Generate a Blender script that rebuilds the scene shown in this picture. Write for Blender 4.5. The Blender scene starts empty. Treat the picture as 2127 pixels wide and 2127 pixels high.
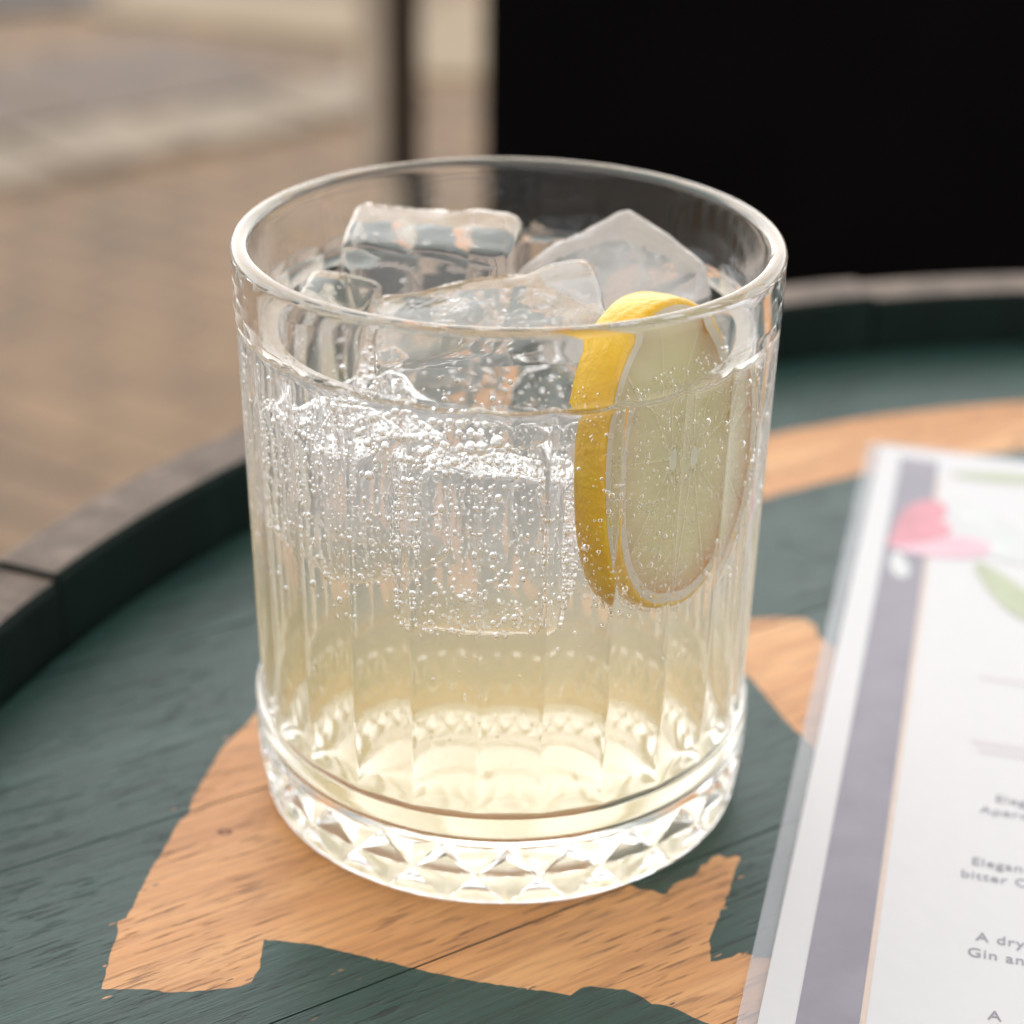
import bpy, bmesh, math, random
from mathutils import Vector, Matrix, noise
from mathutils.geometry import delaunay_2d_cdt
from math import sin, cos, pi, radians, sqrt, atan2, hypot

random.seed(7)
MM = 0.001
sc = bpy.context.scene
COL = sc.collection

# ------------------------------------------------------------------ camera
cam_d = bpy.data.cameras.new('camera')
cam = bpy.data.objects.new('camera', cam_d); COL.objects.link(cam)
_rt = Vector((0.999865, 0.003591, 0.016038)); _up = Vector((-0.015952, 0.446910, 0.894437)); _fw = Vector((0.003956, 0.894572, -0.446907))
cam.matrix_world = Matrix(((_rt.x, _up.x, -_fw.x, 0.0), (_rt.y, _up.y, -_fw.y, -0.27395), (_rt.z, _up.z, -_fw.z, 0.18675), (0, 0, 0, 1)))
cam_d.sensor_fit = 'HORIZONTAL'; cam_d.sensor_width = 36.0; cam_d.lens = 65.66
cam_d.clip_start = 0.01; cam_d.clip_end = 400
cam_d.dof.use_dof = True; cam_d.dof.focus_distance = 0.268; cam_d.dof.aperture_fstop = 11.0
cam_d.dof.aperture_blades = 0
sc.camera = cam

# ------------------------------------------------------------------ world, sun, exposure
SUN_EL, SUN_AZ = 42.0, 106.0          # light comes from the back left (azimuth counter-clockwise from +x)
world = bpy.data.worlds.new('World'); sc.world = world; world.use_nodes = True
wn = world.node_tree.nodes; wl = world.node_tree.links; wn.clear()
sky = wn.new('ShaderNodeTexSky'); sky.sky_type = 'NISHITA'; sky.sun_disc = False
sky.sun_elevation = radians(SUN_EL); sky.sun_rotation = radians(90 - SUN_AZ)
sky.air_density = 1.0; sky.dust_density = 0.5; sky.ozone_density = 1.0
hs = wn.new('ShaderNodeHueSaturation'); hs.inputs['Saturation'].default_value = 0.10
bg = wn.new('ShaderNodeBackground'); bg.inputs['Strength'].default_value = 0.15
wo = wn.new('ShaderNodeOutputWorld')
wl.new(sky.outputs[0], hs.inputs['Color']); wl.new(hs.outputs[0], bg.inputs[0]); wl.new(bg.outputs[0], wo.inputs[0])
sun_d = bpy.data.lights.new('sun', 'SUN'); sun_d.energy = 0.5; sun_d.angle = radians(88); sun_d.color = (1.0, 0.95, 0.88)
sun = bpy.data.objects.new('sun', sun_d); COL.objects.link(sun)
sd = Vector((cos(radians(SUN_EL)) * cos(radians(SUN_AZ)), cos(radians(SUN_EL)) * sin(radians(SUN_AZ)), sin(radians(SUN_EL))))
sun.rotation_euler = sd.to_track_quat('Z', 'Y').to_euler(); sun.location = (0, 0, 3)
sc.view_settings.view_transform = 'Standard'; sc.view_settings.look = 'None'
sc.view_settings.gamma = 1.0; sc.view_settings.use_curve_mapping = False
sc.view_settings.exposure = 1.06
sc.render.engine = 'CYCLES'
cy = sc.cycles
cy.use_denoising = True
try:
    cy.denoiser = 'OPENIMAGEDENOISE'; cy.denoising_prefilter = 'ACCURATE'
    cy.denoising_input_passes = 'RGB_ALBEDO_NORMAL'
except Exception:
    pass
cy.max_bounces = 40; cy.transmission_bounces = 40; cy.glossy_bounces = 24; cy.diffuse_bounces = 10
cy.transparent_max_bounces = 16; cy.volume_bounces = 24
cy.caustics_reflective = True; cy.caustics_refractive = True; cy.blur_glossy = 0.3
cy.sample_clamp_indirect = 8.0; cy.sample_clamp_direct = 0.0
cy.use_adaptive_sampling = True; cy.adaptive_threshold = 0.012

# ------------------------------------------------------------------ helpers
def link_mesh(name, me, mats=(), parent=None):
    o = bpy.data.objects.new(name, me); COL.objects.link(o)
    if me.materials.__len__() == 0:
        for m in mats: me.materials.append(m)
    if parent: o.parent = parent
    return o

def mesh_obj(name, verts, faces, mats=(), parent=None, smooth=True, fmat=None):
    me = bpy.data.meshes.new(name)
    me.from_pydata([(v[0] * MM, v[1] * MM, v[2] * MM) for v in verts], [], faces)
    if fmat: me.polygons.foreach_set('material_index', fmat) if False else None
    for m in mats: me.materials.append(m)
    if fmat:
        for p, k in zip(me.polygons, fmat): p.material_index = k
    if smooth:
        for p in me.polygons: p.use_smooth = True
    me.update()
    return link_mesh(name, me, (), parent)

def empty(name, loc=(0, 0, 0), rz=0):
    o = bpy.data.objects.new(name, None); COL.objects.link(o)
    o.location = [c * MM for c in loc]; o.rotation_euler = (0, 0, rz); o.empty_display_size = 0.02
    return o

def tag(o, label=None, cat=None, group=None, kind=None):
    if label: o['label'] = label
    if cat: o['category'] = cat
    if group: o['group'] = group
    if kind: o['kind'] = kind
    return o

class NT:
    def __init__(s, name):
        s.m = bpy.data.materials.new(name); s.m.use_nodes = True
        s.n = s.m.node_tree.nodes; s.l = s.m.node_tree.links; s.n.clear()
        s.out = s.n.new('ShaderNodeOutputMaterial')
    def new(s, t, **kw):
        nd = s.n.new(t)
        for k, v in kw.items(): setattr(nd, k, v)
        return nd
    def link(s, a, b): s.l.new(a, b)
    def val(s, sock, v):
        if hasattr(v, 'is_linked') or hasattr(v, 'links'): s.l.new(v, sock)
        else: sock.default_value = v
    def coords(s, scale=(1, 1, 1), rot=(0, 0, 0), rnd=True, kind='Object'):
        tc = s.new('ShaderNodeTexCoord'); src = tc.outputs[kind]
        if rnd:
            oi = s.new('ShaderNodeObjectInfo'); mul = s.new('ShaderNodeMath', operation='MULTIPLY'); mul.inputs[1].default_value = 7.3
            s.link(oi.outputs['Random'], mul.inputs[0])
            ad = s.new('ShaderNodeVectorMath', operation='ADD'); s.link(src, ad.inputs[0]); s.link(mul.outputs[0], ad.inputs[1]); src = ad.outputs[0]
        mp = s.new('ShaderNodeMapping'); mp.inputs['Scale'].default_value = scale; mp.inputs['Rotation'].default_value = rot
        s.link(src, mp.inputs[0]); return mp.outputs[0]
    def noise(s, vec, scale=1, detail=4, rough=0.55, dist=0.0):
        nd = s.new('ShaderNodeTexNoise'); nd.inputs['Scale'].default_value = scale; nd.inputs['Detail'].default_value = detail
        nd.inputs['Roughness'].default_value = rough; nd.inputs['Distortion'].default_value = dist
        s.link(vec, nd.inputs['Vector']); return nd.outputs['Fac']
    def ramp(s, fac, stops):
        r = s.new('ShaderNodeValToRGB'); els = r.color_ramp.elements
        while len(els) < len(stops): els.new(0.5)
        for e, (p, c) in zip(els, stops):
            e.position = p; e.color = (c, c, c, 1) if isinstance(c, (int, float)) else (*c, 1)
        s.link(fac, r.inputs[0]); return r.outputs[0]
    def mix(s, fac, a, b, mode='MIX'):
        nd = s.new('ShaderNodeMix', data_type='RGBA', blend_type=mode)
        s.val(nd.inputs[0], fac)
        for i, v in ((6, a), (7, b)):
            if isinstance(v, tuple): nd.inputs[i].default_value = (*v, 1)
            else: s.link(v, nd.inputs[i])
        return nd.outputs[2]
    def math(s, op, a, b=0.0):
        nd = s.new('ShaderNodeMath', operation=op); s.val(nd.inputs[0], a); s.val(nd.inputs[1], b); return nd.outputs[0]
    def bump(s, h, strength=0.3, dist=0.001):
        nd = s.new('ShaderNodeBump'); nd.inputs['Strength'].default_value = strength; nd.inputs['Distance'].default_value = dist
        s.link(h, nd.inputs['Height']); return nd.outputs[0]
    def principled(s, color=(.5, .5, .5), rough=0.5, normal=None, **kw):
        b = s.new('ShaderNodeBsdfPrincipled')
        if isinstance(color, tuple): b.inputs['Base Color'].default_value = (*color, 1)
        else: s.link(color, b.inputs['Base Color'])
        s.val(b.inputs['Roughness'], rough)
        if normal is not None: s.link(normal, b.inputs['Normal'])
        for k, v in kw.items():
            s.val(b.inputs[k.replace('_', ' ')], v)
        s.link(b.outputs[0], s.out.inputs['Surface']); return b

# ------------------------------------------------------------------ materials
def mat_grain(name, kind):
    """weathered oak; kind = 'wood' bare, 'paint' green painted"""
    t = NT(name)
    fib = t.noise(t.coords((48, 760, 760)), 1, 6, 0.68)
    fib2 = t.noise(t.coords((60, 2600, 2600)), 1, 3, 0.6)
    broad = t.noise(t.coords((9, 70, 70)), 1, 3, 0.5, 0.6)
    pit = t.noise(t.coords((130, 1250, 1250)), 1, 3, 0.5)
    patch = t.noise(t.coords((45, 90, 90)), 1, 3, 0.5)
    pitm = t.ramp(pit, [(0.56, 0.0), (0.66, 1.0)])
    pm2 = t.ramp(patch, [(0.40, 0.1), (0.58, 1.0)])
    pits = t.math('MULTIPLY', pitm, pm2)
    h = t.math('ADD', t.math('MULTIPLY', fib, 0.8), t.math('MULTIPLY', fib2, 0.35))
    h = t.math('SUBTRACT', h, t.math('MULTIPLY', pits, 0.7))
    if kind == 'wood':
        c = t.ramp(broad, [(0.30, (0.56, 0.24, 0.078)), (0.5, (0.69, 0.322, 0.115)), (0.72, (0.77, 0.405, 0.165))])
        c = t.mix(t.ramp(fib, [(0.36, 0.55), (0.56, 0.0)]), c, (0.36, 0.15, 0.055))
        c = t.mix(t.math('MULTIPLY', pits, 0.75), c, (0.12, 0.05, 0.022))
        n = t.bump(h, 0.7, 0.00035)
        t.principled(c, 0.46, n, Specular_IOR_Level=0.5)
    else:
        c = t.ramp(broad, [(0.3, (0.012, 0.042, 0.031)), (0.55, (0.018, 0.057, 0.043)), (0.75, (0.028, 0.074, 0.058))])
        c = t.mix(t.math('MULTIPLY', pits, 0.8), c, (0.008, 0.011, 0.010))
        c = t.mix(t.ramp(fib, [(0.34, 0.75), (0.52, 0.0)]), c, (0.006, 0.015, 0.012))
        c = t.mix(t.ramp(fib2, [(0.58, 0.0), (0.72, 0.5)]), c, (0.045, 0.080, 0.068))
        scuff = t.noise(t.coords((120, 260, 260)), 1, 4, 0.6)
        c = t.mix(t.ramp(scuff, [(0.66, 0.0), (0.8, 0.35)]), c, (0.10, 0.13, 0.12))
        chip = t.noise(t.coords((150, 700, 700)), 1, 4, 0.6)
        c = t.mix(t.math('MULTIPLY', t.ramp(chip, [(0.70, 0.0), (0.74, 0.8)]), pm2), c, (0.34, 0.17, 0.075))
        n = t.bump(h, 0.8, 0.00026)
        r = t.ramp(broad, [(0.3, 0.44), (0.7, 0.36)])
        t.principled(c, r, n, Specular_IOR_Level=0.42, Sheen_Weight=0.06, Sheen_Roughness=0.3, Sheen_Tint=(0.62, 1.0, 0.85, 1.0))
    return t.m

M_wood = mat_grain('bare_oak', 'wood')
M_paint = mat_grain('green_painted_oak', 'paint')

def mat_worn():
    t = NT('worn_stave_end')
    a = t.noise(t.coords((90, 90, 20)), 1, 5, 0.6); b = t.noise(t.coords((500, 500, 60)), 1, 3, 0.6)
    c = t.ramp(a, [(0.3, (0.09, 0.058, 0.038)), (0.55, (0.185, 0.13, 0.092)), (0.75, (0.29, 0.21, 0.155))])
    c = t.mix(t.ramp(b, [(0.35, 0.5), (0.6, 0.0)]), c, (0.07, 0.05, 0.04))
    t.principled(c, 0.7, t.bump(b, 0.4, 0.0008)); return t.m
M_worn = mat_worn()

def mat_chime():
    t = NT('dark_green_stave_paint')
    a = t.noise(t.coords((60, 60, 14)), 1, 4, 0.6)
    c = t.ramp(a, [(0.3, (0.003, 0.008, 0.006)), (0.6, (0.005, 0.014, 0.010)), (0.72, (0.007, 0.018, 0.013)), (0.85, (0.03, 0.02, 0.012))])
    t.principled(c, 0.6, t.bump(a, 0.4, 0.0004), Specular_IOR_Level=0.15); return t.m
M_chime = mat_chime()

def mat_hoop():
    t = NT('hoop_steel'); a = t.noise(t.coords((30, 30, 30)), 1, 5, 0.6)
    t.principled(t.ramp(a, [(0.3, (0.06, 0.05, 0.045)), (0.7, (0.16, 0.14, 0.13))]), 0.5, Metallic=0.8); return t.m
M_hoop = mat_hoop()

def mat_glass(name, col=(0.997, 0.999, 0.998), ior=1.5, rough=0.0, wavy=0.0):
    t = NT(name); g = t.new('ShaderNodeBsdfGlass'); g.inputs['Color'].default_value = (*col, 1)
    g.inputs['Roughness'].default_value = rough; g.inputs['IOR'].default_value = ior
    if wavy:
        nz = t.noise(t.coords((38, 38, 120), rnd=False), 1, 2, 0.4)
        t.link(t.bump(nz, wavy, 0.001), g.inputs['Normal'])
    t.link(g.outputs[0], t.out.inputs['Surface']); return t.m
M_glass = mat_glass('clear_glass', wavy=0.03)

def attr_glass(name, col, bump_scale, bump_s, rough, vol=None):
    """dielectric whose interface index is carried by the faces: against air, glass or liquid"""
    t = NT(name); g = t.new('ShaderNodeBsdfGlass'); g.inputs['Color'].default_value = (*col, 1)
    at = t.new('ShaderNodeAttribute'); at.attribute_name = 'interface_ior'
    t.link(at.outputs['Fac'], g.inputs['IOR'])
    t.val(g.inputs['Roughness'], rough)
    if bump_s:
        ab = t.new('ShaderNodeAttribute'); ab.attribute_name = 'wave'
        nz = t.noise(t.coords((bump_scale,) * 3), 1, 3, 0.45)
        b = t.new('ShaderNodeBump'); b.inputs['Distance'].default_value = 0.001
        t.link(nz, b.inputs['Height']); t.link(t.math('MULTIPLY', ab.outputs['Fac'], bump_s), b.inputs['Strength'])
        t.link(b.outputs[0], g.inputs['Normal'])
    t.link(g.outputs[0], t.out.inputs['Surface'])
    if vol:
        v = t.new('ShaderNodeVolumePrincipled'); v.inputs['Color'].default_value = (*vol[0], 1); v.inputs['Density'].default_value = vol[1]
        v.inputs['Anisotropy'].default_value = 0.55
        if len(vol) > 2: v.inputs['Absorption Color'].default_value = (*vol[2], 1)
        t.link(v.outputs[0], t.out.inputs['Volume'])
    return t.m
M_liquid = attr_glass('tonic_liquid', (1, 1, 1), 120, 0.5, 0.0, ((1.0, 0.992, 0.985), 8.0))
M_ice = attr_glass('clear_ice', (1.0, 1.0, 1.0), 160, 0.35, 0.0, ((0.998, 0.998, 1.0), 12.0))
M_frost = attr_glass('frosted_ice', (1.0, 1.0, 1.0), 220, 0.6, 0.06, ((0.998, 0.998, 1.0), 60.0))
M_bubble = mat_glass('air_bubble', (1, 1, 1), 0.75)

def translucent(t, pb, col, fac):
    tb = t.new('ShaderNodeBsdfTranslucent'); t.link(col, tb.inputs['Color'])
    mx = t.new('ShaderNodeMixShader'); mx.inputs[0].default_value = fac
    t.link(pb.outputs[0], mx.inputs[1]); t.link(tb.outputs[0], mx.inputs[2]); t.link(mx.outputs[0], t.out.inputs['Surface'])

def mat_lemon():
    t = NT('lemon_rind'); a = t.noise(t.coords((900, 900, 900)), 1, 2, 0.5); b = t.noise(t.coords((90, 90, 90)), 1, 3, 0.5)
    c = t.ramp(b, [(0.3, (0.87, 0.47, 0.006)), (0.7, (0.93, 0.57, 0.012))])
    t.principled(c, 0.28, t.bump(a, 0.5, 0.0006), Subsurface_Weight=0.25, Subsurface_Scale=0.002, Coat_Weight=0.12, Coat_Roughness=0.2)
    r = t.m
    t = NT('lemon_pith'); a = t.noise(t.coords((400, 400, 400)), 1, 3)
    c = t.ramp(a, [(0.3, (0.92, 0.88, 0.68)), (0.7, (0.95, 0.93, 0.80))])
    pb = t.principled(c, 0.5, t.bump(a, 0.2, 0.0004)); translucent(t, pb, c, 0.35)
    p = t.m
    t = NT('lemon_flesh')
    v = t.new('ShaderNodeVolumePrincipled'); v.inputs['Color'].default_value = (1.0, 0.984, 0.87, 1); v.inputs['Density'].default_value = 520.0
    v.inputs['Anisotropy'].default_value = 0.3; t.link(v.outputs[0], t.out.inputs['Volume'])
    return r, p, t.m
M_rind, M_pith, M_flesh = mat_lemon()

def mat_plain(name, col, rough=0.5, coat=0.0, var=0.06, sc_=300, **kw):
    t = NT(name); a = t.noise(t.coords((sc_,) * 3), 1, 3, 0.55)
    lo = tuple(c * (1 - var) for c in col); hi = tuple(min(1, c * (1 + var)) for c in col)
    t.principled(t.ramp(a, [(0.3, lo), (0.7, hi)]), rough, Coat_Weight=coat * 0.3, Coat_Roughness=0.3, **kw); return t.m
M_paper = mat_plain('menu_paper', (0.645, 0.622, 0.61), 0.5, 0.25, 0.012)
M_strip = mat_plain('purple_print', (0.225, 0.20, 0.235), 0.45, 0.7, 0.10, 120)
M_gold = mat_plain('peach_print', (0.62, 0.48, 0.39), 0.45, 0.6)
M_ink = mat_plain('grey_ink', (0.25, 0.24, 0.27), 0.5, 0.6)
M_pinkink = mat_plain('pale_pink_ink', (0.62, 0.545, 0.555), 0.5, 0.6, 0.03)
M_pink = mat_plain('pink_petal_print', (0.62, 0.22, 0.26), 0.45, 0.6, 0.18, 90)
M_pink2 = mat_plain('light_pink_petal_print', (0.68, 0.42, 0.47), 0.45, 0.6, 0.1, 90)
M_leaf = mat_plain('green_leaf_print', (0.40, 0.43, 0.27), 0.45, 0.6, 0.15, 90)
M_leaf2 = mat_plain('pale_leaf_print', (0.58, 0.585, 0.56), 0.45, 0.6, 0.08, 90)

def mat_film():
    t = NT('laminate_film'); b = t.new('ShaderNodeBsdfPrincipled')
    a = t.noise(t.coords((60, 60, 60)), 1, 3)
    t.link(t.ramp(a, [(0.3, (0.72, 0.72, 0.74)), (0.7, (0.80, 0.80, 0.81))]), b.inputs['Base Color']); b.inputs['Roughness'].default_value = 0.18
    tr = t.new('ShaderNodeBsdfTransparent'); mx = t.new('ShaderNodeMixShader'); mx.inputs[0].default_value = 0.28
    t.link(tr.outputs[0], mx.inputs[1]); t.link(b.outputs[0], mx.inputs[2]); t.link(mx.outputs[0], t.out.inputs['Surface']); return t.m
M_film = mat_film()

M_knot = mat_plain('knot_ring', (0.20, 0.075, 0.028), 0.6, 0.0, 0.3, 900)
M_black = mat_plain('matte_black_paint', (0.0018, 0.0014, 0.0014), 0.75, 0.0, 0.3, 6, Specular_IOR_Level=0.05)
M_brown = mat_plain('dark_brown_timber', (0.034, 0.019, 0.009), 0.6, 0.0, 0.4, 12, Specular_IOR_Level=0.3)
M_lit_side = mat_plain('post_lit_side_taupe', (0.50, 0.40, 0.30), 0.6, 0.0, 0.15, 12)  # light on the post's left side, put into the colour
M_stone = mat_plain('pale_stone', (0.315, 0.242, 0.168), 0.8, 0.0, 0.22, 9)
M_sand = mat_plain('sand_stone', (0.34, 0.25, 0.15), 0.8, 0.0, 0.12, 14)
M_slab = mat_plain('grey_slab', (0.185, 0.132, 0.093), 0.8, 0.0, 0.2, 7)

def mat_ground():
    t = NT('brick_paving')
    br = t.new('ShaderNodeTexBrick'); br.inputs['Scale'].default_value = 1.0
    br.inputs['Color1'].default_value = (0.305, 0.202, 0.122, 1); br.inputs['Color2'].default_value = (0.245, 0.165, 0.10, 1); br.inputs['Mortar'].default_value = (0.14, 0.10, 0.066, 1)
    br.inputs['Mortar Size'].default_value = 0.009; br.inputs['Brick Width'].default_value = 0.2; br.inputs['Row Height'].default_value = 0.1
    t.link(t.coords((1, 1, 1), (0, 0, 0.6), rnd=False), br.inputs['Vector'])
    a = t.noise(t.coords((3.5, 3.5, 3.5), rnd=False), 1, 4, 0.55)
    c = t.mix(1.0, br.outputs['Color'], t.ramp(a, [(0.3, (0.74, 0.74, 0.76)), (0.7, (1.25, 1.17, 1.06))]), 'MULTIPLY')
    fine = t.noise(t.coords((160, 160, 160), rnd=False), 1, 4)
    t.principled(c, 0.85, t.bump(t.math('ADD', br.outputs['Fac'], t.math('MULTIPLY', fine, -0.4)), 0.4, -0.004)); return t.m
M_ground = mat_ground()

# ------------------------------------------------------------------ setting: ground
GZ = -905.0
g = mesh_obj('ground', [(-60000, -60000, GZ), (60000, -60000, GZ), (60000, 60000, GZ), (-60000, 60000, GZ)], [(0, 1, 2, 3)], [M_ground], smooth=False)
tag(g, kind='structure')

def box_verts(sx, sy, sz, bev):
    """bevelled block centred at the origin (mm)"""
    bm = bmesh.new(); bmesh.ops.create_cube(bm, size=1.0)
    for v in bm.verts: v.co = Vector((v.co.x * sx, v.co.y * sy, v.co.z * sz))
    if bev: bmesh.ops.bevel(bm, geom=bm.edges[:], offset=bev, segments=2, profile=0.5, affect='EDGES')
    vs = [tuple(v.co) for v in bm.verts]; bm.verts.index_update(); fs = [tuple(v.index for v in f.verts) for f in bm.faces]
    bm.free(); return vs, fs

# pale kerb stones and grey slabs let into the paving behind
pc = mesh_obj('paving_course', [(-2600, 2250, GZ + 4), (-2480, 2050, GZ + 4), (-700, 3640, GZ + 4), (-820, 3840, GZ + 4)], [(0, 1, 2, 3)], [M_stone], smooth=False)
tag(pc, kind='structure')
dx, dy = 0.745, 0.667
PIECES = {'stone': ((296, 300, 40), M_stone), 'slab': ((590, 590, 40), M_slab), 'drain_cover': ((600, 420, 40), M_brown), 'sand_slab': ((500, 900, 40), M_sand)}
pm = {}
def paver(kind, x, y, rz, dz):
    if kind not in pm:
        vs, fs = box_verts(*PIECES[kind][0], 8); s = mesh_obj(kind, vs, fs, [PIECES[kind][1]], pc, smooth=False); pm[kind] = s.data
    else: s = link_mesh(kind, pm[kind], (), pc)
    s.location = (x * MM, y * MM, (GZ + dz) * MM); s.rotation_euler = (0, 0, rz)
for k in range(9):
    d = -1900 + 310 * k
    paver('stone', -830 + dx * d, 3620 + dy * d, atan2(dy, dx) + random.uniform(-.02, .02), 2 + random.uniform(-3, 4))
for k in range(4):
    d = -1500 + 605 * k
    paver('slab', -1150 + dx * d, 3990 + dy * d, atan2(dy, dx), -3 + random.uniform(-3, 3))
paver('drain_cover', -1480, 5120, 0.3, -2)
paver('sand_slab', -150, 4700, 0.0, -4)
paver('sand_slab', -700, 5000, 1.2, -4)

# ------------------------------------------------------------------ background: black panel and post
bp = empty('black_panel', (628, 1500, GZ))
tag(bp, 'wide matte black panel standing on the paving behind the barrel', 'panel')
vs, fs = box_verts(1310, 40, 850, 6)
o = mesh_obj('board', vs, fs, [M_black], bp, smooth=False); o.location = (0, 0, 0.426)
vs, fs = box_verts(300, 420, 30, 5)
for s in (-1, 1):
    o = mesh_obj('foot', vs, fs, [M_black], bp, smooth=False); o.location = (s * 0.45, 0.24, 0.016)

po = empty('timber_post', (-131, 1700, GZ))
tag(po, 'slim dark brown timber post with its lit left side coloured taupe beside the black panel', 'post')
vs, fs = box_verts(31, 60, 1300, 4)
o = mesh_obj('upright', vs, fs, [M_brown], po, smooth=False); o.location = (0.0180, 0, 0.65)
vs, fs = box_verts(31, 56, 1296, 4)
o = mesh_obj('lit_side', vs, fs, [M_lit_side], po, smooth=False); o.location = (-0.0132, -0.006, 0.65)  # added strip, its pale colour stands in for the post's lit left face

# ------------------------------------------------------------------ the barrel
BC = (177.5, -71.3); R_HEAD = 283.0; R_OUT = 300.0; CH_TOP = 15.6
barrel = empty('barrel', (BC[0], BC[1], GZ))
tag(barrel, 'green painted wooden barrel used as a table, bare wood lettering on its head', 'barrel')
BZ = GZ

def jag(poly, step=0.8, amp=0.35, seed=0.0):
    """densify a closed outline and roughen it as torn paint edges are"""
    out = []
    n = len(poly)
    for i in range(n):
        a, b = poly[i], poly[(i + 1) % n]; L = hypot(b[0] - a[0], b[1] - a[1]); k = max(1, int(L / step))
        nx, ny = -(b[1] - a[1]) / (L + 1e-9), (b[0] - a[0]) / (L + 1e-9)
        for j in range(k):
            t = j / k; x = a[0] + (b[0] - a[0]) * t; y = a[1] + (b[1] - a[1]) * t
            # frequency is higher across the grain than along it
            u = x * cos(-.56) - y * sin(-.56); v = x * sin(-.56) + y * cos(-.56)
            q = noise.noise(Vector((u * 0.35, v * 1.3, seed))) * 0.7 + noise.noise(Vector((u * 0.9, v * 3.5, seed + 5))) * 0.45
            out.append((x + nx * q * amp, y + ny * q * amp))
    return out

S1 = [(-44.9, 15.6), (-46.2, 11.9), (-48.1, 7.8), (-49.9, 2.9), (-50.6, -2.2), (-51.7, -7.2), (-52.4, -12.1), (-52.3, -15.3), (-53.7, -18.4), (-54.3, -22.6), (-55.0, -26.7), (-56.0, -31.0), (-56.6, -35.3), (-57.1, -39.4), (-57.7, -43.1), (-58.8, -44.1), (-58.4, -46.1), (-58.4, -49.3), (-58.5, -53.1), (-58.3, -56.2), (-58.3, -59.5), (-55.0, -59.4), (-52.2, -59.4), (-48.9, -59.9), (-44.9, -59.8), (-41.0, -59.1), (-37.8, -58.4), (-36.5, -57.5), (-35.7, -54.4), (-35.7, -50.7), (-35.8, -47.8), (-32.1, -48.1), (-27.8, -48.9), (-21.4, -51.0), (-15.0, -53.0), (-8.8, -55.1), (-2.6, -56.7), (4.8, -58.1), (7.8, -58.6), (10.9, -59.4), (12.4, -57.7), (14.0, -57.1), (15.8, -57.6), (18.9, -57.8), (20.7, -58.9), (22.8, -60.8), (25.8, -61.6), (28.6, -63.7), (30.7, -65.0), (34.1, -68.3), (37.6, -70.8), (48, -78), (58, -80), (62, -66), (55, -52)]
S2 = [(43.7, -50.4), (39.3, -50.2), (38.4, -49.4), (36.8, -49.3), (35.6, -50.3), (34.4, -50.6), (33.3, -51.3), (32.4, -51.3), (32.3, -50.0), (32.6, -46.5), (33.2, -44.0), (34.3, -41.5), (35.2, -38.4), (36.5, -35.1), (37.4, -31.8), (38.1, -29.2), (39.3, -26.1), (39.4, -25.1), (38.2, -24.9), (37.3, -25.5), (36.1, -24.8), (34.9, -25.5), (33.7, -27.3), (32.9, -27.6), (32.3, -29.3), (31.3, -31.0), (30.5, -31.3), (29.2, -32.0), (27.9, -32.7), (26.9, -35.0), (26.1, -35.4), (24.5, -34.4), (22.5, -34.2), (14, -27), (17, -12), (28, 6), (40, 25)]
S3 = [(46.9, 31.9), (48.7, 26.9), (50.8, 20.3), (52.9, 14.3), (55.1, 9.7), (57.4, 3.6), (63.3, -2.5), (73.8, 5.7), (73.8, 31.8), (67.5, 38.2), (63.9, 44.5), (62.5, 46.9), (63.0, 50.0), (61.1, 53.7), (55.8, 54.1), (51.4, 53.6), (46, 52), (20, 52), (-8, 47), (-28, 36), (-39, 25)]
STENCIL = jag(S1 + S2 + S3)
arc = []
for k in range(61):
    a = radians(138 - 86 * k / 60); arc.append((BC[0] + 243.3 * cos(a), BC[1] + 243.3 * sin(a)))
for k in range(61):
    a = radians(52 + 86 * k / 60); arc.append((BC[0] + 215.5 * cos(a), BC[1] + 215.5 * sin(a)))
ARC = jag(arc, 1.2, 0.5, 9.0)
ARC2 = jag([(BC[0] + r * cos(radians(a)), BC[1] + r * sin(radians(a))) for r, rng in ((240, range(-10, -61, -2)), (215, range(-60, -9, 2))) for a in rng], 2.0, 0.5, 3.0)

def inside(p, poly):
    x, y = p; r = False; j = len(poly) - 1
    for i in range(len(poly)):
        xi, yi = poly[i]; xj, yj = poly[j]
        if (yi > y) != (yj > y) and x < (xj - xi) * (y - yi) / (yj - yi) + xi: r = not r
        j = i
    return r

ISLANDS = []
ri = random.Random(5)
for _ in range(45):
    c = ri.choice(STENCIL); o_ = ri.gauss(0, 1.1), ri.gauss(0, 0.8)
    cx_, cy_ = c[0] + o_[0], c[1] + o_[1]; L_ = ri.uniform(0.3, 0.9); w_ = ri.uniform(0.08, 0.22)
    pts_ = []
    for q in range(8):
        a = 2 * pi * q / 8; uu = L_ * cos(a) * ri.uniform(.7, 1.2); vv = w_ * sin(a) * ri.uniform(.6, 1.3)
        pts_.append((cx_ + uu * cos(.558) - vv * sin(.558), cy_ + uu * sin(.558) + vv * cos(.558)))
    if all(hypot(cx_ - q[0][0], cy_ - q[0][1]) > 2.2 for q in ISLANDS): ISLANDS.append(pts_)
KNOT = [(-45.6 + 1.3 * cos(2 * pi * q / 14) * (1 + .12 * sin(3 * q)), -20.6 + 0.9 * sin(2 * pi * q / 14)) for q in range(14)]
KNOT2 = [(-45.6 + 0.55 * cos(2 * pi * q / 10), -20.6 + 0.36 * sin(2 * pi * q / 10)) for q in range(10)]

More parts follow.
